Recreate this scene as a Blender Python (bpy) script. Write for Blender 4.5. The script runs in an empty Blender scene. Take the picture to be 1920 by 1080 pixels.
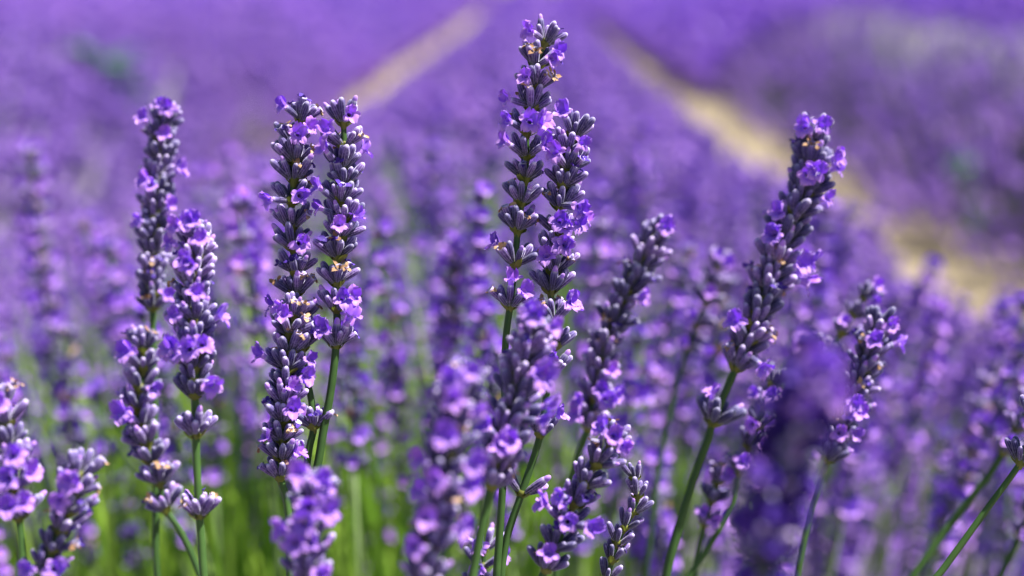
import bpy, math, random
import numpy as np
from mathutils import Vector, Matrix

R = math.radians
scene = bpy.context.scene
COL = scene.collection

# ------------------------------------------------------------------ camera
CAM_H = 0.75
PITCH, YAW = R(12.27), R(0.64)
LENS, FOCUS, FSTOP = 50.0, 0.45, 4.5
FPX = LENS / 36 * 1920
cam_data = bpy.data.cameras.new("camera")
cam = bpy.data.objects.new("camera", cam_data)
COL.objects.link(cam)
cam.location = (0, 0, CAM_H)
cam.rotation_euler = (R(90) - PITCH, 0, YAW)
cam_data.lens, cam_data.sensor_width = LENS, 36
cam_data.clip_start, cam_data.clip_end = 0.02, 1000
cam_data.dof.use_dof = True
cam_data.dof.focus_distance = FOCUS
cam_data.dof.aperture_fstop = FSTOP
cam_data.dof.aperture_blades = 0
scene.camera = cam
CROT = cam.rotation_euler.to_matrix()
CX, CY, CZ = CROT @ Vector((1, 0, 0)), CROT @ Vector((0, 1, 0)), CROT @ Vector((0, 0, -1))
CPOS = Vector((0, 0, CAM_H))

# ------------------------------------------------------------------ light
SUN_DIR = Vector((0.46, 0.0, 0.88)).normalized()      # towards the sun
sun_el = math.asin(SUN_DIR.z)
sun_az = math.atan2(SUN_DIR.x, SUN_DIR.y)
world = bpy.data.worlds.new("World")
scene.world = world
world.use_nodes = True
wn = world.node_tree.nodes
wl = world.node_tree.links
sky = wn.new("ShaderNodeTexSky")
sky.sky_type = 'NISHITA'
sky.sun_disc = False
sky.sun_elevation = sun_el
sky.sun_rotation = sun_az
wl.new(sky.outputs[0], wn["Background"].inputs[0])
wn["Background"].inputs[1].default_value = 0.05
sun_data = bpy.data.lights.new("sun", 'SUN')
sun_data.energy = 5.0
sun_data.angle = R(0.5)
sun_data.color = (1.0, 0.965, 0.91)
sun = bpy.data.objects.new("sun", sun_data)
COL.objects.link(sun)
sun.rotation_euler = SUN_DIR.to_track_quat('Z', 'Y').to_euler()

scene.view_settings.view_transform = 'Standard'
scene.view_settings.look = 'None'
scene.view_settings.exposure = 1.18
scene.view_settings.gamma = 1.0
scene.cycles.use_denoising = True
scene.cycles.max_bounces = 8
scene.cycles.diffuse_bounces = 4
scene.cycles.transmission_bounces = 4
scene.cycles.sample_clamp_indirect = 6.0

rng = random.Random(11)
nrng = np.random.default_rng(5)

# ------------------------------------------------------------------ materials
def nodes_of(name):
    m = bpy.data.materials.new(name)
    m.use_nodes = True
    nt = m.node_tree
    return m, nt, nt.nodes, nt.links, nt.nodes["Principled BSDF"]

def ramp(n, stops):
    r = n.new("ShaderNodeValToRGB")
    e = r.color_ramp.elements
    while len(e) < len(stops):
        e.new(0.5)
    for k, (p, c) in enumerate(stops):
        e[k].position = p
        e[k].color = (*c, 1)
    return r

def mixc(n, l, fac, a, b, mode='MIX'):
    x = n.new("ShaderNodeMix")
    x.data_type = 'RGBA'
    x.blend_type = mode
    for sock, v in ((0, fac), (6, a), (7, b)):
        if hasattr(v, "links"):
            l.new(v, x.inputs[sock])
        elif sock == 0:
            x.inputs[0].default_value = v
        else:
            x.inputs[sock].default_value = (*v, 1)
    return x.outputs[2]

def tint_value(n, l, use_attr):
    if use_attr:
        a = n.new("ShaderNodeAttribute")
        a.attribute_name = "tint"
        return a.outputs["Fac"]
    return n.new("ShaderNodeObjectInfo").outputs["Random"]

def add_translucency(nt, n, l, bsdf, colour, share):
    t = n.new("ShaderNodeBsdfTranslucent")
    if hasattr(colour, "links"):
        l.new(colour, t.inputs[0])
    else:
        t.inputs[0].default_value = (*colour, 1)
    mx = n.new("ShaderNodeMixShader")
    mx.inputs[0].default_value = share
    l.new(bsdf.outputs[0], mx.inputs[1])
    l.new(t.outputs[0], mx.inputs[2])
    l.new(mx.outputs[0], n["Material Output"].inputs[0])

def bud_material(name, attr=False):
    """Downy ribbed calyx: green foot, grey-violet body, pale veins."""
    m, nt, n, l, b = nodes_of(name)
    uv = n.new("ShaderNodeUVMap"); uv.uv_map = "UVMap"
    sep = n.new("ShaderNodeSeparateXYZ"); l.new(uv.outputs[0], sep.inputs[0])
    along = ramp(n, [(0.0, (0.10, 0.14, 0.03)), (0.11, (0.05, 0.055, 0.045)), (0.40, (0.026, 0.017, 0.070)),
                     (0.70, (0.055, 0.034, 0.160)), (0.88, (0.13, 0.095, 0.29)), (1.0, (0.52, 0.46, 0.68))])
    l.new(sep.outputs[1], along.inputs[0])
    mul = n.new("ShaderNodeMath"); mul.operation = 'MULTIPLY'; mul.inputs[1].default_value = 2 * math.pi * 9
    l.new(sep.outputs[0], mul.inputs[0])
    si = n.new("ShaderNodeMath"); si.operation = 'SINE'; l.new(mul.outputs[0], si.inputs[0])
    st = n.new("ShaderNodeMapRange"); st.inputs[1].default_value = 0.45; st.inputs[2].default_value = 1.0
    st.inputs[3].default_value = 0.0; st.inputs[4].default_value = 0.36
    l.new(si.outputs[0], st.inputs[0])
    c1 = mixc(n, l, st.outputs[0], along.outputs[0], (0.46, 0.40, 0.70))  # downy veins and tip, whitened to paint in sunlit highlights
    wo = n.new("ShaderNodeTexNoise"); wo.inputs["Scale"].default_value = 1400.0; wo.inputs["Detail"].default_value = 3
    tco = n.new("ShaderNodeTexCoord"); l.new(tco.outputs["Object"], wo.inputs[0])
    wm = n.new("ShaderNodeMapRange"); wm.inputs[1].default_value = 0.5; wm.inputs[2].default_value = 0.75
    wm.inputs[4].default_value = 0.42
    l.new(wo.outputs[0], wm.inputs[0])
    c1 = mixc(n, l, wm.outputs[0], c1, (0.40, 0.33, 0.58))          # patchy woolly down
    hs = n.new("ShaderNodeHueSaturation")
    tv = tint_value(n, l, attr)
    mr = n.new("ShaderNodeMapRange"); mr.inputs[3].default_value = 0.6; mr.inputs[4].default_value = 1.5
    l.new(tv, mr.inputs[0])
    l.new(mr.outputs[0], hs.inputs["Value"])
    mr2 = n.new("ShaderNodeMapRange"); mr2.inputs[3].default_value = 0.485; mr2.inputs[4].default_value = 0.53
    l.new(tv, mr2.inputs[0]); l.new(mr2.outputs[0], hs.inputs["Hue"])
    l.new(c1, hs.inputs["Color"])
    l.new(hs.outputs[0], b.inputs["Base Color"])
    b.inputs["Roughness"].default_value = 0.75
    b.inputs["Specular IOR Level"].default_value = 0.25
    b.inputs["Sheen Weight"].default_value = 0.5
    b.inputs["Sheen Roughness"].default_value = 0.45
    b.inputs["Sheen Tint"].default_value = (0.78, 0.74, 1.0, 1)
    return m

def petal_material(name, attr=False, gain=1.0):
    m, nt, n, l, b = nodes_of(name)
    tv = tint_value(n, l, attr)
    r = ramp(n, [(0.0, (0.165 * gain, 0.035 * gain, 0.62 * gain)), (0.5, (0.265 * gain, 0.068 * gain, 0.70 * gain)),
                 (1.0, (0.46 * gain, 0.14 * gain, 0.76 * gain))])
    if attr:                                   # many heads far off: paler mixture of fresh and spent flowers
        for e in r.color_ramp.elements:
            e.color[1] += .055 * gain
            e.color[2] -= .06 * gain
    l.new(tv, r.inputs[0])
    uv = n.new("ShaderNodeUVMap"); uv.uv_map = "UVMap"
    sep = n.new("ShaderNodeSeparateXYZ"); l.new(uv.outputs[0], sep.inputs[0])
    tc = n.new("ShaderNodeTexCoord")
    no = n.new("ShaderNodeTexNoise"); no.inputs["Scale"].default_value = 450.0
    l.new(tc.outputs["Object"], no.inputs[0])
    mr = n.new("ShaderNodeMapRange"); mr.inputs[1].default_value = 0.3; mr.inputs[2].default_value = 0.7
    mr.inputs[3].default_value = -0.15; mr.inputs[4].default_value = 0.25
    l.new(no.outputs[0], mr.inputs[0])
    lip = n.new("ShaderNodeMath"); lip.operation = 'MULTIPLY_ADD'; lip.inputs[1].default_value = 0.75; lip.use_clamp = True
    l.new(sep.outputs[1], lip.inputs[0]); l.new(mr.outputs[0], lip.inputs[2])
    c = mixc(n, l, lip.outputs[0], r.outputs[0], (0.72 * gain, 0.40 * gain, 0.90 * gain))  # sunlit lower lips paler, shaded upper lobes darker, painted into the petal colour
    l.new(c, b.inputs["Base Color"])
    b.inputs["Roughness"].default_value = 0.5
    b.inputs["Specular IOR Level"].default_value = 0.3
    b.inputs["Sheen Weight"].default_value = 0.25
    add_translucency(nt, n, l, b, (0.18 * gain, 0.035 * gain, 0.80 * gain), 0.30)
    return m

def simple_material(name, c1, c2, scale=60.0, rough=0.6, attr=None, trans=None, coord="Object", stretch=None):
    m, nt, n, l, b = nodes_of(name)
    tc = n.new("ShaderNodeTexCoord")
    src = tc.outputs[coord]
    if stretch:
        mp = n.new("ShaderNodeMapping"); mp.inputs["Scale"].default_value = stretch
        l.new(src, mp.inputs[0]); src = mp.outputs[0]
    no = n.new("ShaderNodeTexNoise"); no.inputs["Scale"].default_value = scale
    no.inputs["Detail"].default_value = 4
    l.new(src, no.inputs[0])
    mr = n.new("ShaderNodeMapRange"); mr.inputs[1].default_value = 0.3; mr.inputs[2].default_value = 0.7
    l.new(no.outputs[0], mr.inputs[0])
    fac = mr.outputs[0]
    if attr is not None:
        tv = tint_value(n, l, attr)
        ad = n.new("ShaderNodeMath"); ad.operation = 'MULTIPLY_ADD'
        ad.inputs[1].default_value = 0.4
        l.new(fac, ad.inputs[0])
        sc = n.new("ShaderNodeMath"); sc.operation = 'MULTIPLY'; sc.inputs[1].default_value = 0.6
        l.new(tv, sc.inputs[0]); l.new(sc.outputs[0], ad.inputs[2])
        fac = ad.outputs[0]
    c = mixc(n, l, fac, c1, c2)
    l.new(c, b.inputs["Base Color"])
    b.inputs["Roughness"].default_value = rough
    b.inputs["Specular IOR Level"].default_value = 0.3
    if trans:
        add_translucency(nt, n, l, b, trans[0], trans[1])
    return m

M_BUD = bud_material("downy calyx")
M_PETAL = petal_material("lavender petal")
M_STEM = simple_material("green stem", (0.03, 0.075, 0.016), (0.065, 0.14, 0.03), 220.0, 0.55, False)
M_PALE = simple_material("pale green stem", (0.10, 0.17, 0.05), (0.20, 0.28, 0.10), 60.0, 0.6, False)
M_BRACT = simple_material("green bract", (0.14, 0.17, 0.02), (0.24, 0.24, 0.05), 300.0, 0.6, False, ((0.2, 0.26, 0.02), 0.25))
M_DRY = simple_material("withered petal", (0.20, 0.09, 0.04), (0.62, 0.42, 0.24), 500.0, 0.8, False)
M_FADED_SHADE = simple_material("faded and shaded petal", (0.03, 0.012, 0.14), (0.12, 0.045, 0.46), 500.0, 0.7, False)  # withered petals, and shade painted into the nearest stalk's buds
M_FBUD = bud_material("field calyx", True)
M_FPETAL = petal_material("field petal", True, 0.85)
M_FSTEM = simple_material("field stem", (0.07, 0.12, 0.035), (0.16, 0.24, 0.08), 40.0, 0.6, True)
M_GRASS = simple_material("fresh grass blade", (0.19, 0.36, 0.03), (0.38, 0.56, 0.08), 30.0, 0.5, True, ((0.18, 0.40, 0.03), 0.35))
M_WEED = simple_material("weed leaf", (0.11, 0.30, 0.09), (0.18, 0.44, 0.14), 40.0, 0.5, None, ((0.05, 0.32, 0.03), 0.3))
M_TUFT = simple_material("dry grass blade", (0.16, 0.20, 0.04), (0.30, 0.30, 0.09), 40.0, 0.6, None, ((0.3, 0.34, 0.05), 0.3))
M_MOUND = simple_material("lavender undergrowth", (0.12, 0.13, 0.11), (0.22, 0.18, 0.26), 9.0, 0.9, None, coord="Object")
M_SOIL = simple_material("sandy soil", (0.175, 0.140, 0.09), (0.32, 0.26, 0.165), 2.2, 0.95)
M_STONE = simple_material("pale stone", (0.30, 0.24, 0.19), (0.50, 0.41, 0.35), 14.0, 0.9)
MATS_BIG = [M_BUD, M_PETAL, M_BRACT, M_DRY, M_FADED_SHADE, M_STEM, M_PALE]
M_SPENT = simple_material("spent calyx", (0.13, 0.13, 0.12), (0.27, 0.22, 0.30), 30.0, 0.85, True)
MATS_FIELD = [M_FBUD, M_FPETAL, M_FSTEM, M_SPENT]

# ------------------------------------------------------------------ mesh collecting
class MB:
    def __init__(self):
        self.v, self.f, self.m, self.uv = [], [], [], []

    def add(self, verts, faces, mat, uvs=None, M=None):
        o = len(self.v)
        for p in verts:
            self.v.append(tuple(M @ Vector(p)) if M is not None else tuple(p))
        for f in faces:
            self.f.append([o + i for i in f])
            self.m.append(mat)
        self.uv.extend(uvs if uvs else [(0.3, 0.5)] * len(verts))

    def join(self, other, M):
        self.v, o = self.v, len(self.v)
        for p in other.v:
            self.v.append(tuple(M @ Vector(p)))
        for f, mt in zip(other.f, other.m):
            self.f.append([o + i for i in f])
            self.m.append(mt)
        self.uv.extend(other.uv)

    def mesh(self, name, mats, smooth=True):
        me = bpy.data.meshes.new(name)
        me.from_pydata(self.v, [], self.f)
        used = sorted(set(self.m))
        for k in used:
            me.materials.append(mats[k])
        me.polygons.foreach_set("material_index", [used.index(k) for k in self.m])
        me.polygons.foreach_set("use_smooth", [smooth] * len(self.f))
        lay = me.uv_layers.new(name="UVMap")
        li = np.empty(len(me.loops), dtype=np.int32)
        me.loops.foreach_get("vertex_index", li)
        lay.data.foreach_set("uv", np.array(self.uv, dtype=np.float32)[li].ravel())
        me.update()
        return me

def lathe(mb, prof, sides, mat, rib=0.0, M=None, squash=1.0):
    """prof: (z, r) pairs; uv v runs along the profile."""
    z1 = max(p[0] for p in prof)
    V, F, U = [], [], []
    for (z, r) in prof:
        for k in range(sides + 1):
            a = 2 * math.pi * k / sides
            rr = r * (1 + (rib if k % 2 else -rib))
            V.append((rr * math.cos(a), rr * math.sin(a) * squash, z))
            U.append((k / sides, max(0.0, min(1.0, z / z1))))
    w = sides + 1
    for j in range(len(prof) - 1):
        for k in range(sides):
            F.append((j * w + k, j * w + k + 1, (j + 1) * w + k + 1, (j + 1) * w + k))
    mb.add(V, F, mat, U, M)

def lobe(mb, alpha, z0, r0, length, width, a0, a1, mat, nu=5, nv=4, ruffle=0.25, seed=0, uvv=0.25):
    """One petal lobe leaving a tube rim at azimuth alpha, curling from a0 to a1 away from the tube axis."""
    e = Vector((math.cos(alpha), math.sin(alpha), 0))
    t = Vector((-math.sin(alpha), math.cos(alpha), 0))
    z = Vector((0, 0, 1))
    p = e * r0 + z * z0
    rr = random.Random(seed)
    ph, fr = rr.uniform(0, 6.3), rr.uniform(2.0, 3.4)
    V, F, U = [], [], []
    for i in range(nu + 1):
        s = i / nu
        ang = a0 + (a1 - a0) * s ** 0.8
        d = z * math.cos(ang) + e * math.sin(ang)
        nrm = e * math.cos(ang) - z * math.sin(ang)
        if i:
            p = p + d * (length / nu)
        w = width * 0.5 * (0.45 + 0.75 * math.sin(math.pi * min(1, 0.12 + 0.80 * s)) ** 0.8) * (1.0 if s < 0.8 else 1 - (s - 0.8) * 2.2)
        for j in range(nv + 1):
            c = j / nv * 2 - 1
            cup = -0.16 * width * c * c * (1 - 0.6 * s)
            rf = ruffle * width * 0.35 * s * math.sin(c * fr * 1.7 + ph) * (0.3 + abs(c))
            tip = d * (length * 0.10 * math.cos(c * 4 + ph) * (1 if i == nu else 0))
            V.append(p + t * (w * c) + nrm * (cup + rf) + tip)
            U.append((0.5 + 0.5 * c, uvv * (0.35 + 0.65 * s)))
    w_ = nv + 1
    for i in range(nu):
        for j in range(nv):
            F.append((i * w_ + j, i * w_ + j + 1, (i + 1) * w_ + j + 1, (i + 1) * w_ + j))
    mb.add(V, F, mat, U)

mm = 0.001
BUD_PROF = [(0, .40), (.4, .62), (1.3, .82), (2.8, .95), (4.3, 1.0), (5.4, .92), (6.1, .72), (6.5, .42), (6.65, .05)]

def bud_mb(kind, sides=16, seed=0):
    rr = random.Random(seed)
    mb = MB()
    ln = rr.uniform(0.92, 1.1)
    if kind == "closed":
        lathe(mb, [(z * mm * ln, r * mm) for z, r in BUD_PROF], sides, 0, 0.07)
    elif kind == "tip":           # a corolla just pushing out of the calyx
        lathe(mb, [(z * mm * ln, r * mm) for z, r in BUD_PROF[:-2]], sides, 0, 0.07)
        lathe(mb, [(z * mm * ln, r * mm) for z, r in [(4.8, .60), (5.9, .72), (6.7, .70), (7.3, .48), (7.6, .05)]], 10, 1)
    elif kind == "violet":        # shade painted into the colour: dark calyx with deep violet half-closed florets
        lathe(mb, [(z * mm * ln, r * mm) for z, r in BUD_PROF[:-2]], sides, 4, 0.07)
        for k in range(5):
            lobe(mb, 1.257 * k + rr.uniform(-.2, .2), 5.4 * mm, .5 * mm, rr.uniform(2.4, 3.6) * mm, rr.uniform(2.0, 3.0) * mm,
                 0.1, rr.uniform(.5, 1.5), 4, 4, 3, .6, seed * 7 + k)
    else:                         # open calyx with withered corolla
        lathe(mb, [(z * mm * ln, r * mm) for z, r in BUD_PROF[:-3]] + [(5.9 * mm * ln, .98 * mm), (5.2 * mm * ln, .7 * mm)], sides, 0, 0.08)
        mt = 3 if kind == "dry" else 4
        for k in range(4):
            lobe(mb, rr.uniform(0, 6.3), 5.0 * mm, .3 * mm, rr.uniform(1.5, 2.6) * mm, rr.uniform(.9, 1.5) * mm,
                 rr.uniform(0, .5), rr.uniform(.7, 2.6), mt, 4, 2, 1.2, seed * 7 + k)
    return mb

def flower_mb(seed=0, sides=14, nu=6, nv=5, s=0.86):
    rr = random.Random(seed)
    mb = MB()
    lathe(mb, [(z * mm, r * mm) for z, r in BUD_PROF[:-2]], sides, 0, 0.07)
    L = rr.uniform(7.2, 8.4)
    lathe(mb, [(4.6 * mm, .62 * mm), (6.0 * mm, .70 * mm), (L * .88 * mm, .82 * mm), (L * mm, .95 * mm)], 10, 1)
    up = rr.uniform(0.8, 1.15)
    for a in (58, 122):
        lobe(mb, R(a + rr.uniform(-8, 8)), (L - .2) * mm, 1.0 * mm, rr.uniform(3.8, 4.8) * mm * s, rr.uniform(3.4, 4.2) * mm * s,
             -0.05, up * rr.uniform(.25, .95), 1, nu, nv, 0.55, seed * 11 + a, rr.uniform(.15, .55))
    for a, ln, w in ((-90, 3.4, 3.1), (-28, 3.0, 2.6), (-152, 3.0, 2.6)):
        lobe(mb, R(a + rr.uniform(-8, 8)), (L - .1) * mm, 1.1 * mm, ln * mm * s * rr.uniform(.85, 1.15), w * mm * s,
             0.6, rr.uniform(1.3, 2.2), 1, nu, nv, 0.55, seed * 13 + a, 1.0)
    return mb

def whorl_base_mb(seed=0):
    """The green node: a ribbed cup, short stalks and two papery bracts."""
    rr = random.Random(seed)
    mb = MB()
    lathe(mb, [(-2.2 * mm, .8 * mm), (-1.2 * mm, 1.0 * mm), (-.2 * mm, 1.4 * mm), (.5 * mm, 1.55 * mm), (1.1 * mm, 1.0 * mm), (1.6 * mm, .7 * mm)], 12, 2, 0.06)
    for a in (0, math.pi):
        lobe(mb, a + rr.uniform(-.4, .4), -1.2 * mm, 1.0 * mm, rr.uniform(2.6, 3.8) * mm, rr.uniform(2.0, 2.8) * mm,
             1.15, rr.uniform(.2, .8), 2, 5, 4, 0.1, seed + int(a), 0.1)
    return mb

BUDS = {}
for kind, cnt in (("closed", 4), ("tip", 2), ("dry", 3), ("faded", 2), ("violet", 4)):
    BUDS[kind] = [bud_mb(kind, 16, 10 + k) for k in range(cnt)]
FLOWERS = [flower_mb(40 + k, s=(.70, .80, .90)[k % 3]) for k in range(12)]
BASES = [whorl_base_mb(70 + k) for k in range(4)]
BUD_ME = {k: [x.mesh("bud", MATS_BIG) for x in v] for k, v in BUDS.items()}
FLOWER_ME = [x.mesh("flower", MATS_BIG) for x in FLOWERS]
BASE_ME = [x.mesh("whorl", MATS_BIG) for x in BASES]

def tube(mb, pts, radii, sides, mat, ridge=0.0):
    V, F, U = [], [], []
    n = len(pts)
    ref = Vector((0.3, 1, 0.1)).normalized()
    for i, p in enumerate(pts):
        t = (pts[min(n - 1, i + 1)] - pts[max(0, i - 1)]).normalized()
        a = (ref - t * ref.dot(t)).normalized()
        b = t.cross(a)
        for k in range(sides):
            an = 2 * math.pi * k / sides
            r = radii[i] * (1 + ridge * math.cos(4 * an))
            V.append(p + a * (r * math.cos(an)) + b * (r * math.sin(an)))
            U.append((k / sides, i / n))
    for i in range(n - 1):
        for k in range(sides):
            k2 = (k + 1) % sides
            F.append((i * sides + k, i * sides + k2, (i + 1) * sides + k2, (i + 1) * sides + k))
    F.append(tuple((n - 1) * sides + k for k in range(sides)))
    mb.add(V, F, mat, U)

# ------------------------------------------------------------------ scene helpers
def link(name, data, parent=None, M=None):
    o = bpy.data.objects.new(name, data)
    COL.objects.link(o)
    if parent is not None:
        o.parent = parent
    if M is not None:
        o.matrix_basis = M
    return o

def tag(o, label=None, cat=None, group=None, kind=None):
    if label: o["label"] = label
    if cat: o["category"] = cat
    if group: o["group"] = group
    if kind: o["kind"] = kind
    return o

def spot(px, py, depth):
    return CPOS + (CZ + CX * ((px - 960) / FPX) + CY * ((540 - py) / FPX)) * depth

def frame(z, yhint, origin, s=1.0):
    z = z.normalized()
    y = yhint - z * yhint.dot(z)
    if y.length < 1e-6:
        y = Vector((0, 1, 0)) - z * z.y
    y.normalize()
    x = y.cross(z)
    M = Matrix((x * s, y * s, z * s)).transposed().to_4x4()
    M.translation = origin
    return M

def catmull(pts, n):
    """Smooth curve through pts; tangents scaled to each chord so that uneven spacing never overshoots."""
    tan = []
    for i in range(len(pts)):
        a, b = pts[max(0, i - 1)], pts[min(len(pts) - 1, i + 1)]
        u = (pts[i] - a).normalized() if i else (b - pts[i]).normalized()
        v = (b - pts[i]).normalized() if i < len(pts) - 1 else u
        tan.append((u + v).normalized())
    out = []
    for i in range(len(pts) - 1):
        p, q = pts[i], pts[i + 1]
        L = (q - p).length
        for k in range(n):
            t = k / n
            h1, h2 = 2 * t ** 3 - 3 * t * t + 1, -2 * t ** 3 + 3 * t * t
            h3, h4 = t ** 3 - 2 * t * t + t, t ** 3 - t * t
            out.append(p * h1 + q * h2 + tan[i] * (h3 * L) + tan[i + 1] * (h4 * L))
    out.append(pts[-1].copy())
    return out

# ------------------------------------------------------------------ the stalks one can tell apart
GROUP_NEAR = "lavender stalks in the near row"

def stalk(label, depth, whorls, stem, flowers=(), fine=True, n=9, spread=1.0, size=1.08, dry=.10, rnd_flowers=0.0, stem_r=1.1, seed=0,
          pairs=(), dense=False, faded=.45, shaded=False):
    """whorls: (x, y) of each whorl foot from the top down; stem: points below; flowers: (x, y) of open flowers."""
    rr = random.Random(seed * 97 + 3)
    inner = set()
    if dense:                                  # whorls packed so close that they read as one column
        packed = []
        for a, b in zip(whorls, whorls[1:]):
            packed.append(a)
            if 26 < b[1] - a[1] < 62:
                inner.add(len(packed))
                packed.append(((a[0] + b[0]) / 2, (a[1] + b[1]) / 2))
        whorls = packed + [whorls[-1]]
    W = [spot(x, y, depth) for x, y in whorls]
    S = [spot(x, y, depth) for x, y in stem]
    last = S[-1] if S else W[-1]
    prev = (S[-2] if len(S) > 1 else W[-1]) if S else W[-2]
    d = (last - prev).normalized()
    foot = Vector((last.x * 0.62, last.y + 0.05, 0.22))
    if last.z > 0.30:
        S.append(last.lerp(foot, 0.4) + d * 0.02)
    S.append(foot)
    axis_dn = W + S
    top = W[0] + (W[0] - W[1]).normalized() * 0.0015
    path = catmull(list(reversed([top] + axis_dn)), 6)
    root = link("lavender_stalk", None)
    root.location = foot
    root.empty_display_size = 0.01
    tag(root, label, "lavender stalk", GROUP_NEAR)
    mb = MB()
    m = len(path)
    tube(mb, [p - foot for p in path], [stem_r * mm * (1.15 - 0.5 * i / m) for i in range(m)], 10, 5, 0.10)
    link("stem", mb.mesh("stem", MATS_BIG), root)
    # which flowers belong to which whorl
    plan = {i: [] for i in range(len(W))}
    for fx, fy in flowers:
        best = min(range(len(W)), key=lambda i: (whorls[i][1] - fy - 24) ** 2 + 0.15 * (whorls[i][0] - fx) ** 2)
        reach = 8.4 * mm * size / depth * FPX
        th = math.acos(max(.12, min(.86, (whorls[best][1] - fy) / reach)))
        plan[best].append((math.asin(max(-0.97, min(0.97, (fx - whorls[best][0]) / (reach * math.sin(th))))), th))
    cam_side = math.atan2(-1, 0)
    for i, w in enumerate(W):
        t = ((W[i - 1] if i else top) - (W[i + 1] if i + 1 < len(W) else (S[0] if S else w - Vector((0, 0, .01))))).normalized()
        xh = CX
        Mw = frame(t, -CX.cross(t).cross(t).cross(t), w)          # y axis chosen below
        x = (CX - t * CX.dot(t)).normalized()
        y = t.cross(x)
        Mw = Matrix((x, y, t)).transposed().to_4x4()
        Mw.translation = w - foot
        s = size * (0.94 if i == 0 else 1.0) * rr.uniform(.95, 1.06)
        phase = rr.uniform(0, 6.28)
        items = []
        taken = []
        for a, th in plan[i]:
            az = -math.pi / 2 + a + rr.uniform(-.12, .12)        # -y looks at the camera
            taken.append(az)
            items.append(("flower", az, th))
        nb = max(3, int(round(n * (.55 if i in inner else 1) * rr.uniform(.85, 1.15))))
        if i in pairs:                                          # a sparse whorl: two opposite small fans
            azs = [s0 + q for s0 in (0.12, math.pi - .12) for q in (-.75, -.3, .15, .6)]
        else:
            azs = [phase + 2 * math.pi * k / nb + rr.uniform(-.22, .22) for k in range(nb)]
        for k, az in enumerate(azs):
            if any(abs((az - q + math.pi) % (2 * math.pi) - math.pi) < .30 for q in taken):
                continue
            if i == 0:
                th = R(rr.uniform(8, 24) if k % 2 else rr.uniform(26, 44)) * spread
            else:
                th = R(rr.uniform(24, 36) if k % 2 else rr.uniform(40, 58)) * spread
            if i in inner:
                th *= .75
            if i in pairs:
                th = R(rr.uniform(38, 68))
            q = rr.random()
            if q < rnd_flowers:
                items.append(("flower", az, th))
            elif q < rnd_flowers + dry:
                items.append(("violet" if shaded else "faded" if rr.random() < faded else "dry", az, th))
            elif q < rnd_flowers + dry + .12:
                items.append(("tip", az, th))
            else:
                items.append(("closed", az, th))
        # build
        built = []
        for kind, az, th in items:
            rad = Vector((math.cos(az), math.sin(az), 0))
            dz = rad * math.sin(th) + Vector((0, 0, 1)) * math.cos(th)
            o = rad * (1.3 * mm * s) + Vector((0, 0, rr.uniform(.0, .9) * mm))
            yh = Vector((0, 0, 1)) * math.sin(th) - rad * math.cos(th)
            sc = s * (rr.uniform(.74, 1.16) * (1.2 if i in pairs else 1) if kind != "flower" else rr.uniform(.88, 1.08))
            M = frame(dz, yh, o, sc)
            M = M @ Matrix.Rotation(rr.uniform(0, 6.28) if kind != "flower" else rr.gauss(0, .45), 4, 'Z')
            if kind == "flower":
                M = M @ Matrix.Rotation(rr.gauss(0, .15), 4, 'X') @ Matrix.Rotation(rr.gauss(0, .15), 4, 'Y')
            built.append((kind, M))
        bk = rr.randrange(len(BASES))
        Ms = Matrix.Rotation(rr.uniform(0, 6.28), 4, 'Z') @ Matrix.Scale(s, 4)
        if fine:
            wo = link("whorl", BASE_ME[bk], root, Mw @ Ms)
            inv = Ms.inverted()
            for kind, M in built:
                if kind == "flower":
                    link("flower", rr.choice(FLOWER_ME), wo, inv @ M)
                else:
                    link("bud", rr.choice(BUD_ME[kind]), wo, inv @ M)
        else:
            mb = MB()
            mb.join(BASES[bk], Ms)
            fl = []
            for kind, M in built:
                if kind == "flower":
                    fl.append(M)
                else:
                    mb.join(rr.choice(BUDS[kind]), M)
            wo = link("whorl", mb.mesh("whorl", MATS_BIG), root, Mw)
            for M in fl:
                link("flower", rr.choice(FLOWER_ME), wo, M)
    return root

def defocus(px, front):
    """Distance at which a point spreads to px pixels of the photograph."""
    k = px / 62.0
    return FOCUS / (1 + k) if front else FOCUS / (1 - k)

# --- in focus
stalk("tallest lavender stalk, its top above all others, sparse lower whorls on bare stem", FOCUS,
      [(1021, 81), (1005, 124), (1003, 168), (996, 204), (988, 247), (987, 293), (985, 336), (978, 380), (971, 431), (965, 496), (956, 574)],
      [(948, 640), (946, 760), (942, 920), (936, 1010), (930, 1100)],
      [(992, 69), (1035, 90), (1023, 113), (975, 147), (950, 190), (987, 235), (1020, 227), (952, 243), (1022, 250), (958, 273), (1021, 277), (913, 447), (949, 527), (973, 533)],
      n=14, seed=1, dry=.12)
stalk("sharp lavender stalk with many open flowers close beside the tallest one", FOCUS * 1.005,
      [(1076, 256), (1066, 286), (1064, 318), (1056, 350), (1050, 388), (1048, 438), (1040, 474), (1038, 511), (1033, 545), (1037, 600), (1038, 650), (1030, 700), (1013, 815), (978, 925)],
      [(950, 1010), (938, 1100)],
      [(1050, 227), (1088, 268), (1035, 298), (1070, 388), (1095, 392), (1032, 415), (1053, 420), (1085, 422), (1050, 459), (1062, 462), (1017, 482), (1060, 570), (1075, 580), (1037, 648), (1042, 765)],
      n=14, seed=2, dry=.12, pairs=(13,))
stalk("left one of the upright sharp pair, a violet flower jutting left at its top", FOCUS * 1.004,
      [(564, 226), (549, 270), (554, 304), (551, 337), (547, 379), (548, 424), (549, 464), (556, 513), (555, 550), (560, 600), (565, 655), (588, 800)],
      [(580, 840), (572, 900), (560, 1000), (552, 1100)],
      [(533, 213), (581, 233), (567, 252), (520, 376), (569, 369), (572, 456), (508, 577)],
      n=13, seed=3, dry=.16)
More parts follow.
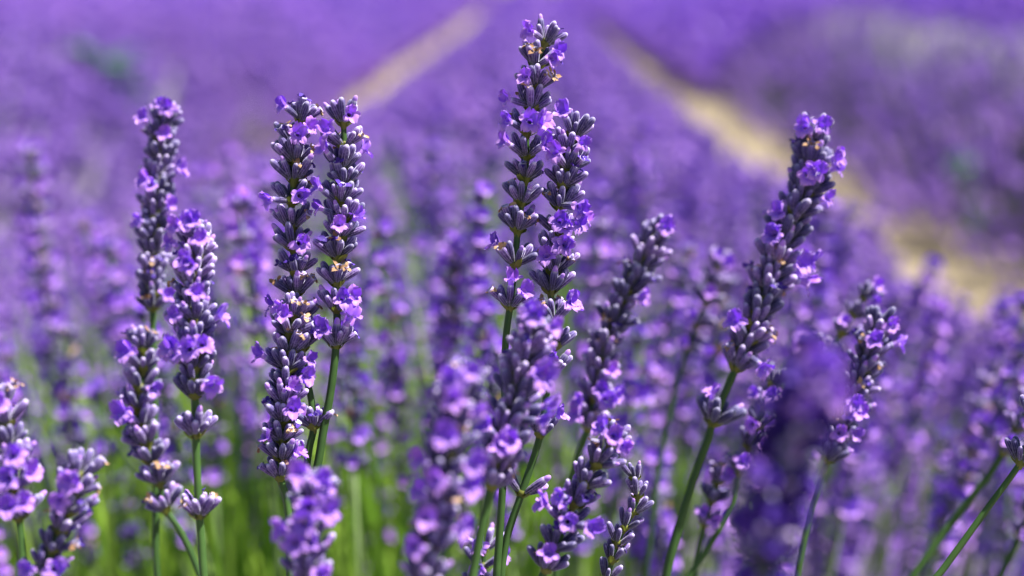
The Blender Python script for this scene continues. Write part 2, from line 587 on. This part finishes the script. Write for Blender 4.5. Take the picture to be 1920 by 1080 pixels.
stalk("right one of the upright sharp pair, above a long bare green stem", FOCUS,
      [(644, 231), (645, 275), (640, 314), (645, 345), (637, 379), (645, 415), (636, 447), (633, 482), (631, 531), (632, 581), (630, 647)],
      [(620, 735), (606, 810), (597, 865), (575, 960), (555, 1100)],
      [(661, 222), (632, 245), (609, 345), (615, 380), (630, 409), (644, 543), (668, 552), (606, 605), (618, 612), (684, 595)],
      n=14, rnd_flowers=.04, seed=4, dry=.14, stem_r=1.25)
stalk("sharp dark stalk standing right in front of the upright pair's lower half", FOCUS * .99,
      [(553, 592), (543, 626), (540, 661), (539, 694), (535, 727), (533, 757), (531, 790), (529, 825), (528, 860), (526, 896)],
      [(536, 930), (542, 975), (545, 1100)],
      [(538, 603), (520, 580), (499, 661), (579, 675), (576, 697), (558, 762), (575, 860)],
      n=15, rnd_flowers=.03, seed=5, dry=.12)
stalk("thin stalk of closed buds only, leaning right at the lower middle", FOCUS * .99,
      [(1190, 897), (1195, 930), (1187, 960), (1172, 990), (1158, 1018), (1148, 1050), (1138, 1085)],
      [(1120, 1130)], [], n=6, seed=6, dry=0.02, spread=.72, size=.88, stem_r=.8)
stalk("single whorl on a long ribbed green stem slanting in from the right edge", FOCUS,
      [(1960, 745), (1940, 790), (1914, 866)],
      [(1905, 880), (1850, 955), (1770, 1065), (1740, 1105)],
      [(1918, 820)], n=9, seed=7, stem_r=1.05)
# --- slightly soft
stalk("soft stalk on the left, pink flower at its tip, a bare gap near its foot", defocus(7.5, False),
      [(310, 225), (297, 262), (301, 300), (294, 335), (300, 367), (292, 396), (290, 428), (288, 455), (285, 503), (283, 537), (286, 578)],
      [(287, 640), (290, 760), (292, 900), (297, 1100)],
      [(305, 195), (318, 205), (275, 240), (320, 262), (335, 318), (283, 345), (322, 390), (288, 352), (312, 545), (275, 410)],
      n=12, seed=8, fine=False, dense=True, dry=.1)
stalk("flower-laden stalk on the left with one straggly whorl lower down its stem", defocus(3.5, True),
      [(365, 447), (367, 482), (362, 522), (360, 560), (363, 602), (365, 642), (367, 690), (366, 742), (367, 815), (374, 966)],
      [(378, 1020), (384, 1100)],
      [(365, 412), (350, 420), (382, 425), (340, 455), (390, 455), (375, 495), (352, 490), (330, 640), (415, 600), (398, 645), (365, 640), (345, 590), (335, 668), (400, 705), (380, 560)],
      n=13, seed=9, fine=False, dense=True, dry=.10, pairs=(9,))
stalk("crooked stalk of pale buds curving down right beside the flower-laden stalk", defocus(6.5, False),
      [(268, 655), (268, 692), (263, 728), (258, 765), (264, 800), (275, 832), (287, 866), (299, 905), (311, 955)],
      [(335, 990), (362, 1045), (385, 1110)],
      [(255, 660), (285, 705), (250, 770), (272, 775)], n=13, seed=10, dry=.12, size=1.2)
stalk("tall leaning stalk with a low separate whorl, biggest right of the tallest one", defocus(5.5, False),
      [(1524, 262), (1518, 312), (1507, 365), (1490, 405), (1472, 448), (1455, 497), (1437, 545), (1420, 592), (1402, 638), (1380, 690), (1337, 792)],
      [(1325, 830), (1300, 900), (1272, 990), (1245, 1100)],
      [(1500, 245), (1515, 240), (1550, 285), (1548, 310), (1500, 322), (1515, 325), (1445, 405), (1432, 440), (1440, 455), (1475, 490), (1520, 475), (1505, 505), (1360, 618), (1418, 655), (1310, 735), (1540, 360)],
      n=14, seed=11, dry=.1, size=1.32, fine=False, dense=True, stem_r=1.35)
stalk("slender soft stalk leaning right beside the tallest pair, lone pink flower at its tip", defocus(8, False),
      [(1226, 447), (1208, 485), (1188, 527), (1168, 565), (1147, 610), (1132, 652), (1126, 697), (1115, 748), (1103, 803)],
      [(1085, 850), (1060, 950), (1040, 1100)],
      [(1236, 422), (1180, 548), (1105, 725), (1122, 728), (1140, 725), (1075, 755), (1082, 775), (1145, 690)],
      n=12, seed=12, dry=.16, size=1.18, fine=False, dense=True)
stalk("flowering stalk leaning right between thin bud stalk and the middle stalks", defocus(3.5, True),
      [(1145, 832), (1117, 872), (1095, 910), (1077, 945), (1060, 985), (1040, 1028), (1022, 1068)],
      [(1005, 1110)],
      [(1110, 825), (1125, 800), (1165, 815), (1040, 930), (1052, 965), (1090, 985), (1012, 965), (1015, 1030), (1045, 945), (1135, 805)],
      n=10, seed=13, dry=.12)
stalk("stout soft stalk in front of the tallest pair's lower half", defocus(7, True),
      [(998, 622), (985, 665), (977, 708), (967, 750), (954, 790), (942, 832), (932, 872), (922, 912)],
      [(910, 960), (890, 1060), (882, 1110)],
      [(970, 590), (1000, 585), (1022, 595), (985, 600), (1015, 685), (1000, 705), (1012, 742), (950, 830), (912, 800), (1020, 770), (925, 850)],
      n=12, seed=14, dry=.08, size=1.15, fine=False, dense=True, stem_r=1.2)
stalk("soft bluish stalk at the bottom between dark stalk and the blurred centre one", defocus(11, True),
      [(590, 925), (580, 962), (573, 1005), (578, 1045), (580, 1085), (580, 1130)], [(580, 1180)],
      [(590, 885), (575, 895), (605, 900), (535, 985), (590, 945), (570, 965), (610, 950), (560, 1010), (600, 1055), (585, 1005)],
      fine=False, n=11, seed=15, dense=True)
stalk("large blurred foreground stalk below the middle, pale pink at its top", defocus(15, True),
      [(865, 725), (855, 765), (847, 805), (838, 850), (828, 895), (820, 940), (810, 990), (800, 1040), (795, 1090), (790, 1140)], [(785, 1200)],
      [(865, 680), (850, 700), (880, 695), (840, 740), (890, 745), (830, 830), (880, 860), (800, 870), (790, 920), (840, 880), (870, 920), (800, 960), (770, 1010), (855, 960)],
      fine=False, n=11, seed=16, dense=True, stem_r=1.2)
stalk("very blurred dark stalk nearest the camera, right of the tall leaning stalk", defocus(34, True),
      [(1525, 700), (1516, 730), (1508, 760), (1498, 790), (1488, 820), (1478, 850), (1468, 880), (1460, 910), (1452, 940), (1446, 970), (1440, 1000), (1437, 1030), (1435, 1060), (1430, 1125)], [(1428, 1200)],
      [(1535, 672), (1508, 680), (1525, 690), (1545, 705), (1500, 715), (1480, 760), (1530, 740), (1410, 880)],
      fine=False, n=13, seed=17, size=.96, stem_r=1.4, dry=.62, shaded=True)  # its shade is put into the dark bud colour
stalk("sharp-tipped leaning stalk behind the blurred nearest one, reddish-purple flowers halfway", defocus(6, False),
      [(1645, 618), (1630, 658), (1617, 697), (1602, 735), (1586, 775), (1568, 820), (1552, 862)], [(1535, 910), (1510, 1000), (1490, 1110)],
      [(1646, 595), (1662, 635), (1622, 640), (1580, 755), (1600, 765), (1592, 790), (1568, 770), (1560, 800)],
      fine=False, n=15, seed=18, dry=.1, size=1.15, dense=True)
stalk("short soft stalk tip crossing behind the sharp-tipped leaning one", defocus(10, False),
      [(1620, 560), (1600, 592), (1578, 627), (1550, 662), (1525, 700), (1500, 740)], [(1480, 800), (1450, 900), (1420, 1100)],
      [(1618, 540), (1630, 550), (1560, 605), (1530, 650), (1505, 690)],
      fine=False, n=8, seed=19, dry=.1, size=.95)
stalk("soft stalk just behind the leaning stalk's stem, its green stem slanting down left", defocus(8, False),
      [(1448, 722), (1435, 760), (1420, 800), (1405, 840), (1388, 885)], [(1372, 950), (1335, 1015), (1290, 1085), (1275, 1110)],
      [(1432, 735), (1460, 730), (1400, 745), (1380, 870), (1410, 790), (1425, 825)],
      fine=False, n=9, seed=20, dry=.2)
stalk("small soft flower cluster low down just right of the leaning stalk's stem", defocus(9, False),
      [(1345, 905), (1335, 940), (1322, 982)], [(1310, 1030), (1298, 1110)],
      [(1310, 952), (1350, 955), (1330, 960), (1345, 880)], fine=False, n=9, seed=21)
stalk("soft dark stalk cut by the left edge above a short green stem", defocus(7, True),
      [(5, 760), (12, 795), (18, 835), (24, 875), (30, 918), (35, 968)], [(40, 1020), (46, 1110)],
      [(50, 855), (60, 945), (40, 885), (10, 770), (62, 880), (45, 930)], fine=False, n=11, seed=22, dry=.12)
stalk("soft stalk leaning left near the lower left corner", defocus(7.5, True),
      [(150, 893), (140, 925), (127, 960), (113, 995), (98, 1030), (85, 1068)], [(70, 1120)],
      [(148, 875), (128, 915), (72, 1045), (140, 900), (110, 1050)], fine=False, n=9, seed=23, dry=.15)
stalk("tall blurred stalk standing by itself against the purple row at the far left", defocus(27, False),
      [(60, 300), (64, 335), (66, 370), (68, 405), (72, 440), (76, 475), (80, 510), (84, 548), (90, 590), (95, 632)], [(95, 700), (85, 820), (75, 1000)],
      [(92, 362), (75, 495), (60, 500), (100, 628), (85, 640), (50, 330), (60, 410)], fine=False, n=11, seed=24, size=1.3, rnd_flowers=.22)
stalk("blurred stalk between the far left one and the pink-tipped one", defocus(30, False),
      [(175, 440), (180, 470), (187, 505), (193, 540), (197, 575), (200, 615)], [(200, 700), (190, 900)],
      [(170, 425), (185, 430), (196, 490), (185, 590)], fine=False, n=10, seed=25, size=1.25, rnd_flowers=.22)
stalk("blurred flowering stalk standing between the upright pair and the tallest one", defocus(20, False),
      [(855, 480), (852, 512), (850, 545), (847, 580), (845, 615), (842, 650)], [(838, 720), (830, 850), (825, 1000)],
      [(850, 460), (862, 470), (835, 500), (870, 560), (835, 610), (860, 625), (845, 640)], fine=False, n=11, seed=26, size=1.2, rnd_flowers=.15)
stalk("soft whorls over a thick pale stem near the right edge, left of the ribbed stem", defocus(11, False),
      [(1925, 765), (1905, 805), (1880, 850)], [(1855, 890), (1800, 960), (1710, 1085), (1690, 1120)],
      [(1900, 790), (1860, 835), (1915, 760)], fine=False, n=10, seed=27, stem_r=1.5)
stalk("soft stalk in the lower right corner with a bright green stem", defocus(14, False),
      [(1945, 930), (1930, 965), (1912, 1005)], [(1895, 1040), (1862, 1110)],
      [(1900, 990), (1930, 950)], fine=False, n=10, seed=28, stem_r=1.5)
stalk("low blue-flowered sprig close to the bottom beside the stout soft stalk's stem", defocus(4, False),
      [(908, 1030), (905, 1062), (902, 1100)], [(902, 1150)],
      [(885, 1015), (930, 1030), (905, 1050), (900, 1010)], n=6, seed=29, fine=False)
stalk("soft pale-tipped stalk behind the leaning stalk, left of the crossing tip", defocus(15, False),
      [(1345, 500), (1335, 535), (1322, 570), (1305, 610), (1290, 650)], [(1275, 700), (1240, 850), (1220, 1000)],
      [(1340, 475), (1350, 490), (1320, 545), (1290, 600), (1310, 640), (1280, 640)], fine=False, n=10, seed=30)

# ------------------------------------------------------------------ rows
ROWS = [(0.0, 0.60)] + [(x, 0.64) for x in (-1.9, 1.87, -3.8, 3.74, -5.7, 5.6, -7.6, 7.5, -9.5, 9.3, -11.4, 11.2, -13.3, 13.1, -15.2, 15.0,
                                            -17.1, 16.9, -19, 18.7, -20.9, 20.6, -22.8, 22.5, -24.7, 24.4)]

def wob(y, seed):
    return (math.sin(y * 1.9 + seed) + math.sin(y * 4.3 + seed * 2.1) * .7 + math.sin(y * 9.1 + seed * 3.7) * .5) / 2.2

def ease(y, a, b):
    t = max(0.0, min(1.0, (y - a) / (b - a)))
    return t * t * (3 - 2 * t)

def canopy(k, dx, y):
    """Height of the flower tops over row k at offset dx, or None off the row."""
    w = ROWS[k][1]
    if k == 0:
        # the row the camera stands over: broad and bushy close by, narrower farther on
        w = 1.10 - .42 * ease(y, 1.3, 3.0) - .18 * ease(y, 3.0, 8.0) if dx < 0 else .76 - .23 * ease(y, 1.7, 5.0) + .03 * ease(y, 7.0, 11.0)
    elif k == 1 and dx > 0:
        w *= 1.34 - .20 * ease(y, 6.5, 10.5)     # bushes that spill over the left path on this side
    elif k == 2 and dx < 0:
        w *= 1.18 - .08 * ease(y, 7.0, 10.0)
    w *= 1 + 0.09 * wob(y, k * 1.3 + 10 + (2 if dx > 0 else 0))
    t = abs(dx) / w
    if t >= 1:
        return None
    h = 0.62 * (1 + 0.05 * wob(y, k * 2.7))
    return h * (1 - 0.76 * t ** 1.6)

# small stalk heads for the softer bank
def small_head(seed, nw, sides, rings, flower_share, fine_petals):
    """A head of whorls, growing along +z from z=0; buds simplified."""
    rr = random.Random(seed)
    mb = MB()
    L = rr.uniform(.060, .085)
    prof = [BUD_PROF[i] for i in rings]
    zs = [L * i / (nw - 1) for i in range(nw)]
    if rr.random() < .5:
        zs[0] -= .014
    tube(mb, [Vector((0, 0, zs[0])), Vector((0, 0, L * .5)), Vector((0, 0, L))], [.0009, .0008, .0006], 5, 5 if fine_petals else 2)
    for i, z in enumerate(zs):
        n = rr.randint(8, 11)
        ph = rr.uniform(0, 6.28)
        for k in range(n):
            az = ph + 6.283 * k / n + rr.uniform(-.2, .2)
            th = R(rr.uniform(25, 58)) * (.55 if i == nw - 1 else 1)
            rad = Vector((math.cos(az), math.sin(az), 0))
            d = rad * math.sin(th) + Vector((0, 0, math.cos(th)))
            yh = Vector((0, 0, math.sin(th))) - rad * math.cos(th)
            M = frame(d, yh, Vector((0, 0, z)) + rad * .0011, rr.uniform(.85, 1.15))
            lathe(mb, [(a * mm, b * mm) for a, b in prof], sides, 3 if fine_petals and rr.random() < .07 else 0, 0, M)
            if rr.random() < flower_share:
                q = MB()
                for a, ln, w, a1 in ((62, 4, 3.6, .8), (118, 4, 3.6, .9), (-90, 3.2, 4.6, 1.7)):
                    lobe(q, R(a + rr.uniform(-15, 15)), 6.0 * mm, .7 * mm, ln * mm, w * mm, .15, a1 * rr.uniform(.8, 1.2), 1, 3 if fine_petals else 2, 2, .4, rr.randrange(9999), .9 if a < 0 else .25)
                mb.join(q, M)
    return mb, L

BANK = []
for k in range(10):
    head, L = small_head(500 + k, rr_n := (7 + k % 3), 8, (0, 2, 4, 6, 8), .27 + .05 * (k % 4), True)
    rr = random.Random(k)
    bx, by = rr.uniform(-.03, .03), rr.uniform(-.02, .02)
    Ls = 0.30
    pts = [Vector((bx * (1 - t) ** 2, by * (1 - t) ** 2, -Ls * (1 - t))) for t in (0, .2, .4, .6, .8, 1)]
    sm = MB()
    tube(sm, pts, [.0013, .0013, .0012, .0012, .0011, .0010], 7, 6)
    BANK.append((head.mesh("flower_head", MATS_BIG), sm.mesh("stem", MATS_BIG), pts[0].copy()))

WHERE = [(150, "at the far left edge"), (430, "around the feet of the leftmost stalks"), (700, "behind the upright sharp pair"),
         (900, "between the upright pair and the tallest stalk"), (1100, "behind the tallest stalk and its neighbour"),
         (1300, "between the slender stalk and the tall leaning one"), (1560, "behind the tall leaning stalk"),
         (1780, "right of the sharp-tipped leaning stalk"), (9999, "by the right edge behind the ribbed stem")]

def project(p):
    q = p - CPOS
    d = q.dot(CZ)
    return 960 + q.dot(CX) / d * FPX, 540 - q.dot(CY) / d * FPX, d

def lean(dx, w, rr, amt=0.55):
    return Vector((dx / w * amt + rr.gauss(0, .10), rr.gauss(0, .10) - .02, 1)).normalized()

bank_pts = []
tries = 0
BANK_FAR = 1.22
while len(bank_pts) < 266 and tries < 60000:
    tries += 1
    d = rng.uniform(.65, BANK_FAR)
    p = spot(rng.uniform(-60, 1980), rng.uniform(430, 1130), d)
    h = canopy(0, p.x, p.y)
    if h is None or not (h - .31 < p.z < h - .045):
        continue
    px, py, d = project(p)
    if py < 640 and d < .92:
        continue
    if any((p - q).length < .020 for q, _ in bank_pts):
        continue
    if px < 620 and py > 930 and rng.random() < .72:
        continue
    bank_pts.append((p, (px, py)))
for p, (px, py) in bank_pts:
    hm, smesh, _ = rng.choice(BANK)
    up = lean(p.x, .80, rng)
    M = frame(up, Vector((rng.uniform(-1, 1), rng.uniform(-1, 1), 0)), p)
    foot = M @ Vector((0, 0, -.30))
    root = link("lavender_stalk", None)
    root.location = foot
    root.empty_display_size = .01
    where = next(w for lim, w in WHERE if px < lim)
    where = ("high " if py < 620 else "halfway up " if py < 840 else "low ") + where
    dist = "nearer" if p.y < 1.0 else "farther"
    tag(root, f"{'faintly' if p.y < 1 else 'heavily'} blurred {dist} lavender stalk {where}", "lavender stalk", f"{dist} bank of blurred stalks {where}")
    T = Matrix.Translation(-foot)
    s = rng.uniform(.9, 1.15)
    link("flower_head", hm, root, T @ M @ Matrix.Scale(s, 4))
    link("stem", smesh, root, T @ M)

# ------------------------------------------------------------------ the rest of the field, one mass
def mb_arrays(mb):
    v = np.array(mb.v, dtype=np.float32)
    loops = np.array([i for f in mb.f for i in f], dtype=np.int32)
    tot = np.array([len(f) for f in mb.f], dtype=np.int32)
    return v, loops, tot, np.array(mb.m, dtype=np.int32), np.array(mb.uv, dtype=np.float32)

def tiny_head(seed, nw, per, L, bud_len, bud_w, fl, spent=.13):
    rr = random.Random(seed)
    mb = MB()
    for i in range(nw):
        z = L * i / max(1, nw - 1)
        ph = rr.uniform(0, 6.28)
        for k in range(per):
            az = ph + 6.283 * k / per + rr.uniform(-.3, .3)
            th = R(rr.uniform(25, 60)) * (.6 if i == nw - 1 else 1)
            rad = Vector((math.cos(az), math.sin(az), 0))
            d = rad * math.sin(th) + Vector((0, 0, math.cos(th)))
            yh = Vector((0, 0, math.sin(th))) - rad * math.cos(th)
            M = frame(d, yh, Vector((0, 0, z)) + rad * .001)
            lathe(mb, [(0, bud_w * .3), (bud_len * .55, bud_w * .5), (bud_len, bud_w * .12)], 3, 3 if rr.random() < spent else 0, 0, M)
            if rr.random() < fl:
                e = bud_len
                mb.add([(-bud_w * 1.3, 0, e), (bud_w * 1.3, 0, e), (bud_w * 1.5, bud_w * 1.3, e + bud_w * 2), (-bud_w * 1.5, bud_w * 1.3, e + bud_w * 2),
                        (bud_w * 1.3, -bud_w * 2.2, e + bud_w * .4), (-bud_w * 1.3, -bud_w * 2.2, e + bud_w * .4)],
                       [(0, 1, 2, 3), (1, 0, 5, 4)], 1, None, M)
    tube(mb, [Vector((rr.uniform(-.03, .03), rr.uniform(-.02, .02), -.26)), Vector((0, 0, -.12)), Vector((0, 0, L * .9))], [.0016, .0014, .0008], 3, 2)
    return mb_arrays(mb)

LOD = [[tiny_head(900 + k, 8, 8, .075, .0068, .0028, .45) for k in range(6)],
       [tiny_head(930 + k, 6, 5, .075, .0085, .0042, .6) for k in range(6)],
       [tiny_head(960 + k, 3, 4, .075, .020, .010, .7) for k in range(6)],
       [tiny_head(990 + k, 6, 5, .075, .0085, .0042, .12, .6) for k in range(6)]]

field = []          # (lod, matrix 4x4, tint)
def scatter(k, y0, y1, rho, scale, lod, pale=0.0):
    x0, w0 = ROWS[k]
    n = int(rho * (y1 - y0) * w0 * 3.5)
    for _ in range(n):
        y = rng.uniform(y0, y1)
        dx = rng.uniform(-w0 * 2, w0 * 1.5)
        h = canopy(k, dx, y)
        if h is None:
            continue
        x = x0 + dx
        if abs(x) > .42 * y + .5 + .05 * y:
            continue
        if k == 0 and y < BANK_FAR and abs(x) < .41 * y + .02:
            if y < .80 or rng.random() < .3:
                continue
            h -= rng.uniform(.03, .22)
        if k == 0 and y < .62:
            h -= .06
        z = h - abs(rng.gauss(0, .03)) - .08 * scale
        if k == 0 and y < 2.2:
            z -= .16 * rng.random() ** 1.5
        up = lean(dx, max(w0, .8) if k == 0 else w0, rng)
        s = scale * rng.uniform(.85, 1.15)
        M = frame(up, Vector((rng.uniform(-1, 1), rng.uniform(-1, 1), .01)), Vector((x, y, max(.03, z))), s)
        # broad drifts of paler and darker bushes along each row
        t = .5 + .28 * wob(y * .35 + x * .3, k * 3.1) + rng.gauss(0, .16)
        field.append((lod, M, min(1, max(0, t))))

scatter(0, .12, 2.0, 850, 1.0, 0)
scatter(0, 2.0, 4.0, 520, 1.1, 0)
scatter(0, 4.0, 9.0, 280, 1.4, 1)
for k in (1, 2):
    scatter(k, 1.6, 9.0, 250 if k == 1 else 45, 1.4, 1)
    if k == 2:
        scatter(k, 1.6, 10.0, 170, 1.3, 3)
for k in (3, 4, 5, 6):
    scatter(k, 6.0, 9.0, 220, 1.4, 1)
for k in range(len(ROWS)):
    y0 = max(9.0, (abs(ROWS[k][0]) - 1.2) / .47)
    if y0 < 20:
        scatter(k, y0, 20, 150, 1.75, 2)
    if y0 < 60:
        scatter(k, max(20, y0), 60, 46, 2.5, 2)

def build_field(name, items):
    VV, LL, TT, MM, UU, NN = [], [], [], [], [], []
    off = 0
    groups = {}
    for lod, M, t in items:
        groups.setdefault((lod, rng.randrange(6)), []).append((M, t))
    for (lod, var), lst in groups.items():
        v, loops, tot, mat, uv = LOD[lod][var]
        A = np.array([[list(r) for r in M] for M, _ in lst], dtype=np.float32)
        P = np.einsum('nij,vj->nvi', A[:, :3, :3], v) + A[:, None, :3, 3]
        n, nv = len(lst), len(v)
        VV.append(P.reshape(-1, 3))
        LL.append((loops[None, :] + (off + np.arange(n) * nv)[:, None]).ravel())
        TT.append(np.tile(tot, n)); MM.append(np.tile(mat, n)); UU.append(np.tile(uv, (n, 1)))
        NN.append(np.repeat(np.array([t for _, t in lst], dtype=np.float32), nv))
        off += n * nv
    V, Lp, T = np.concatenate(VV), np.concatenate(LL).astype(np.int32), np.concatenate(TT)
    me = bpy.data.meshes.new(name)
    me.vertices.add(len(V)); me.vertices.foreach_set("co", V.ravel())
    me.loops.add(len(Lp)); me.loops.foreach_set("vertex_index", Lp)
    me.polygons.add(len(T))
    st = np.zeros(len(T), dtype=np.int32); st[1:] = np.cumsum(T)[:-1]
    me.polygons.foreach_set("loop_start", st)
    for m in MATS_FIELD:
        me.materials.append(m)
    me.polygons.foreach_set("material_index", np.concatenate(MM).astype(np.int32))
    me.polygons.foreach_set("use_smooth", np.zeros(len(T), dtype=bool))
    a = me.attributes.new("tint", 'FLOAT', 'POINT'); a.data.foreach_set("value", np.concatenate(NN))
    u = me.uv_layers.new(name="UVMap"); u.data.foreach_set("uv", np.concatenate(UU)[Lp].ravel())
    me.update(calc_edges=True)
    return link(name, me)

fo = build_field("lavender_field", field)
tag(fo, "dense rows of purple lavender receding far out of focus behind the near stalks", "lavender field", kind="stuff")

# foliage mounds under every row
mv, mf = [], []
for k, (x0, w0) in enumerate(ROWS):
    ys = [-.5 + .12 * i for i in range(80)] if k == 0 else []
    ystart = 9.1 if k == 0 else max(.5, (abs(x0) - 1.5) / .5)
    y = ystart
    while y < 62:
        ys.append(y); y += .12 + .012 * y
    o = len(mv); nx = 15
    for y in ys:
        for j in range(nx):
            c = j / (nx - 1) * 2 - 1
            ww = w0 * (1.25 if k == 1 and c > 0 and y < 9 else 1.0)
            if k == 0:
                ww = 1.04 - .40 * ease(y, 1.3, 3.0) - .22 * ease(y, 3.0, 8.0) if c < 0 else .74 - .27 * ease(y, 1.8, 7.5)
            dx = c * ww * (.93 if k == 0 and y < 3 else .80)
            h = canopy(k, dx, y) or .02
            drop = (.30 if y < 2.5 else .17) if k == 0 and y < 9 else .07 if k == 2 and y < 9 else .12
            z = max(-.01, (h - drop) * (1 - abs(c) ** 5) + .03 * math.sin(dx * 31 + y * 23) * math.sin(y * 17 - dx * 9)) if abs(c) < .99 else -.02
            if k == 0 and y < .62:
                z = min(z, .30)
            mv.append((x0 + dx, y, z))
    for i in range(len(ys) - 1):
        for j in range(nx - 1):
            mf.append((o + i * nx + j, o + i * nx + j + 1, o + (i + 1) * nx + j + 1, o + (i + 1) * nx + j))
me = bpy.data.meshes.new("undergrowth")
me.from_pydata(mv, [], mf)
me.materials.append(M_MOUND)
me.polygons.foreach_set("use_smooth", [True] * len(mf))
tag(link("undergrowth", me), "dim grey green leafy undergrowth filling the lavender rows", "undergrowth", kind="stuff")

# ------------------------------------------------------------------ grass, weeds, stones, ground
def blades(mb, n, centre, spread, h0, h1, width, rr, curl=.35, mat=0):
    for _ in range(n):
        a, r = rr.uniform(0, 6.283), math.sqrt(rr.random())
        b = Vector((centre[0] + spread[0] * r * math.cos(a), centre[1] + spread[1] * r * math.sin(a), centre[2]))
        h = rr.uniform(h0, h1)
        az = rr.uniform(0, 6.283)
        d = Vector((math.cos(az), math.sin(az), 0))
        s = Vector((-d.y, d.x, 0))
        c = rr.uniform(.05, curl)
        V = []
        for t, w in ((0, .8), (.35, 1), (.7, .75), (1, .06)):
            p = b + Vector((0, 0, h * t * (1 - .25 * c * t))) + d * (h * c * t * t)
            V += [p - s * (width * w * .5), p + s * (width * w * .5)]
        mb.add(V, [(0, 1, 3, 2), (2, 3, 5, 4), (4, 5, 7, 6)], mat)

gr = MB()
rg = random.Random(77)
for _ in range(210):
    y = math.sqrt(rg.uniform(.66 ** 2, 1.7 ** 2))
    x = rg.uniform(-.38, .30) * y
    if x > 0 and rg.random() < .85:
        continue
    h = canopy(0, x, y)
    if h is None:
        continue
    blades(gr, 34, (x, y, max(.02, h - .36)), (.05, .05), .14, .35, .0042, rg)
gm = gr.mesh("grass", [M_GRASS])
a = gm.attributes.new("tint", 'FLOAT', 'POINT')
a.data.foreach_set("value", nrng.random(len(gm.vertices)).astype(np.float32))
tag(link("grass", gm), "bright green grass and young shoots growing between the near stalks", "grass", kind="stuff")

def plant(name, label, cat, loc, parts):
    root = link(name, None)
    root.location = loc
    root.empty_display_size = .02
    tag(root, label, cat)
    for pname, me in parts:
        link(pname, me, root)

def weed(label, loc, h, spread, n, seed):
    rr = random.Random(seed)
    st, lf = MB(), MB()
    tube(st, [Vector((0, 0, 0)), Vector((.01, .005, h * .5)), Vector((0, .01, h * .95))], [.006, .005, .003], 7, 0)
    for i in range(n):
        z = h * rr.uniform(.15, 1)
        az = rr.uniform(0, 6.283)
        M = Matrix.Translation((0, 0, z)) @ Matrix.Rotation(az, 4, 'Z') @ Matrix.Rotation(R(rr.uniform(35, 80)), 4, 'Y')
        q = MB()
        ln = spread * rr.uniform(.6, 1.1)
        lobe(q, 0, 0, .002, ln, ln * .42, 0, rr.uniform(.2, .9), 0, 5, 4, .1, rr.randrange(9999))
        lf.join(q, M)
    plant("weed", label, "weed", loc, [("stem", st.mesh("stem", [M_WEED])), ("leaves", lf.mesh("leaves", [M_WEED]))])

weed("blurred bright green weed poking out of the left lavender row", (-1.5, 5.0, 0), .47, .17, 100, 3)
weed("blurred green weed low on the flank of the right lavender row", (1.24, 4.0, .0), .26, .07, 34, 4)
tf = MB()
blades(tf, 160, (0, 0, 0), (.22, .30), .10, .28, .012, random.Random(9), .5)
plant("grass_tuft", "blurred yellow green grass tuft on the path left of the upright pair", "grass", (-1.17, 5.4, 0), [("blades", tf.mesh("blades", [M_TUFT]))])

def stone_into(mb, p, s, rr):
    sides, rings = 7, 4
    V, F = [], []
    for i in range(rings + 1):
        a = math.pi * i / rings
        for k in range(sides):
            b = 6.283 * k / sides
            r = s * rr.uniform(.8, 1.15)
            V.append((p[0] + r * math.sin(a) * math.cos(b), p[1] + r * math.sin(a) * math.sin(b) * .8, p[2] + r * .55 * math.cos(a)))
    for i in range(rings):
        for k in range(sides):
            k2 = (k + 1) % sides
            F.append((i * sides + k, i * sides + k2, (i + 1) * sides + k2, (i + 1) * sides + k))
    mb.add(V, F, 0)

sb = MB()
rs = random.Random(31)
for xc in (-.93, .95):
    for _ in range(420):
        y = rs.uniform(1.5, 22)
        stone_into(sb, (xc + rs.gauss(0, .13), y, .004), rs.uniform(.006, .022), rs)
tag(link("gravel", sb.mesh("gravel", [M_STONE], False)), "small pale stones scattered over the sandy paths", "gravel", kind="stuff")
ps = MB()
stone_into(ps, (0, 0, .03), .055, random.Random(5))
o = link("stone", ps.mesh("stone", [M_STONE]))
o.location = (.86, 5.55, 0)
tag(o, "round pale pinkish stone on the sandy path right of the tallest pair", "stone")

gme = bpy.data.meshes.new("ground")
gv, gf = [], []
N = 40
for j in range(N + 1):
    for i in range(N + 1):
        gv.append(((i / N - .5) * 900, (j / N) * 900 - 120, 0))
for j in range(N):
    for i in range(N):
        gf.append((j * (N + 1) + i, j * (N + 1) + i + 1, (j + 1) * (N + 1) + i + 1, (j + 1) * (N + 1) + i))
gme.from_pydata(gv, [], gf)
gme.materials.append(M_SOIL)
tag(link("ground", gme), "pale sandy soil of the paths between the lavender rows", "ground", kind="structure")
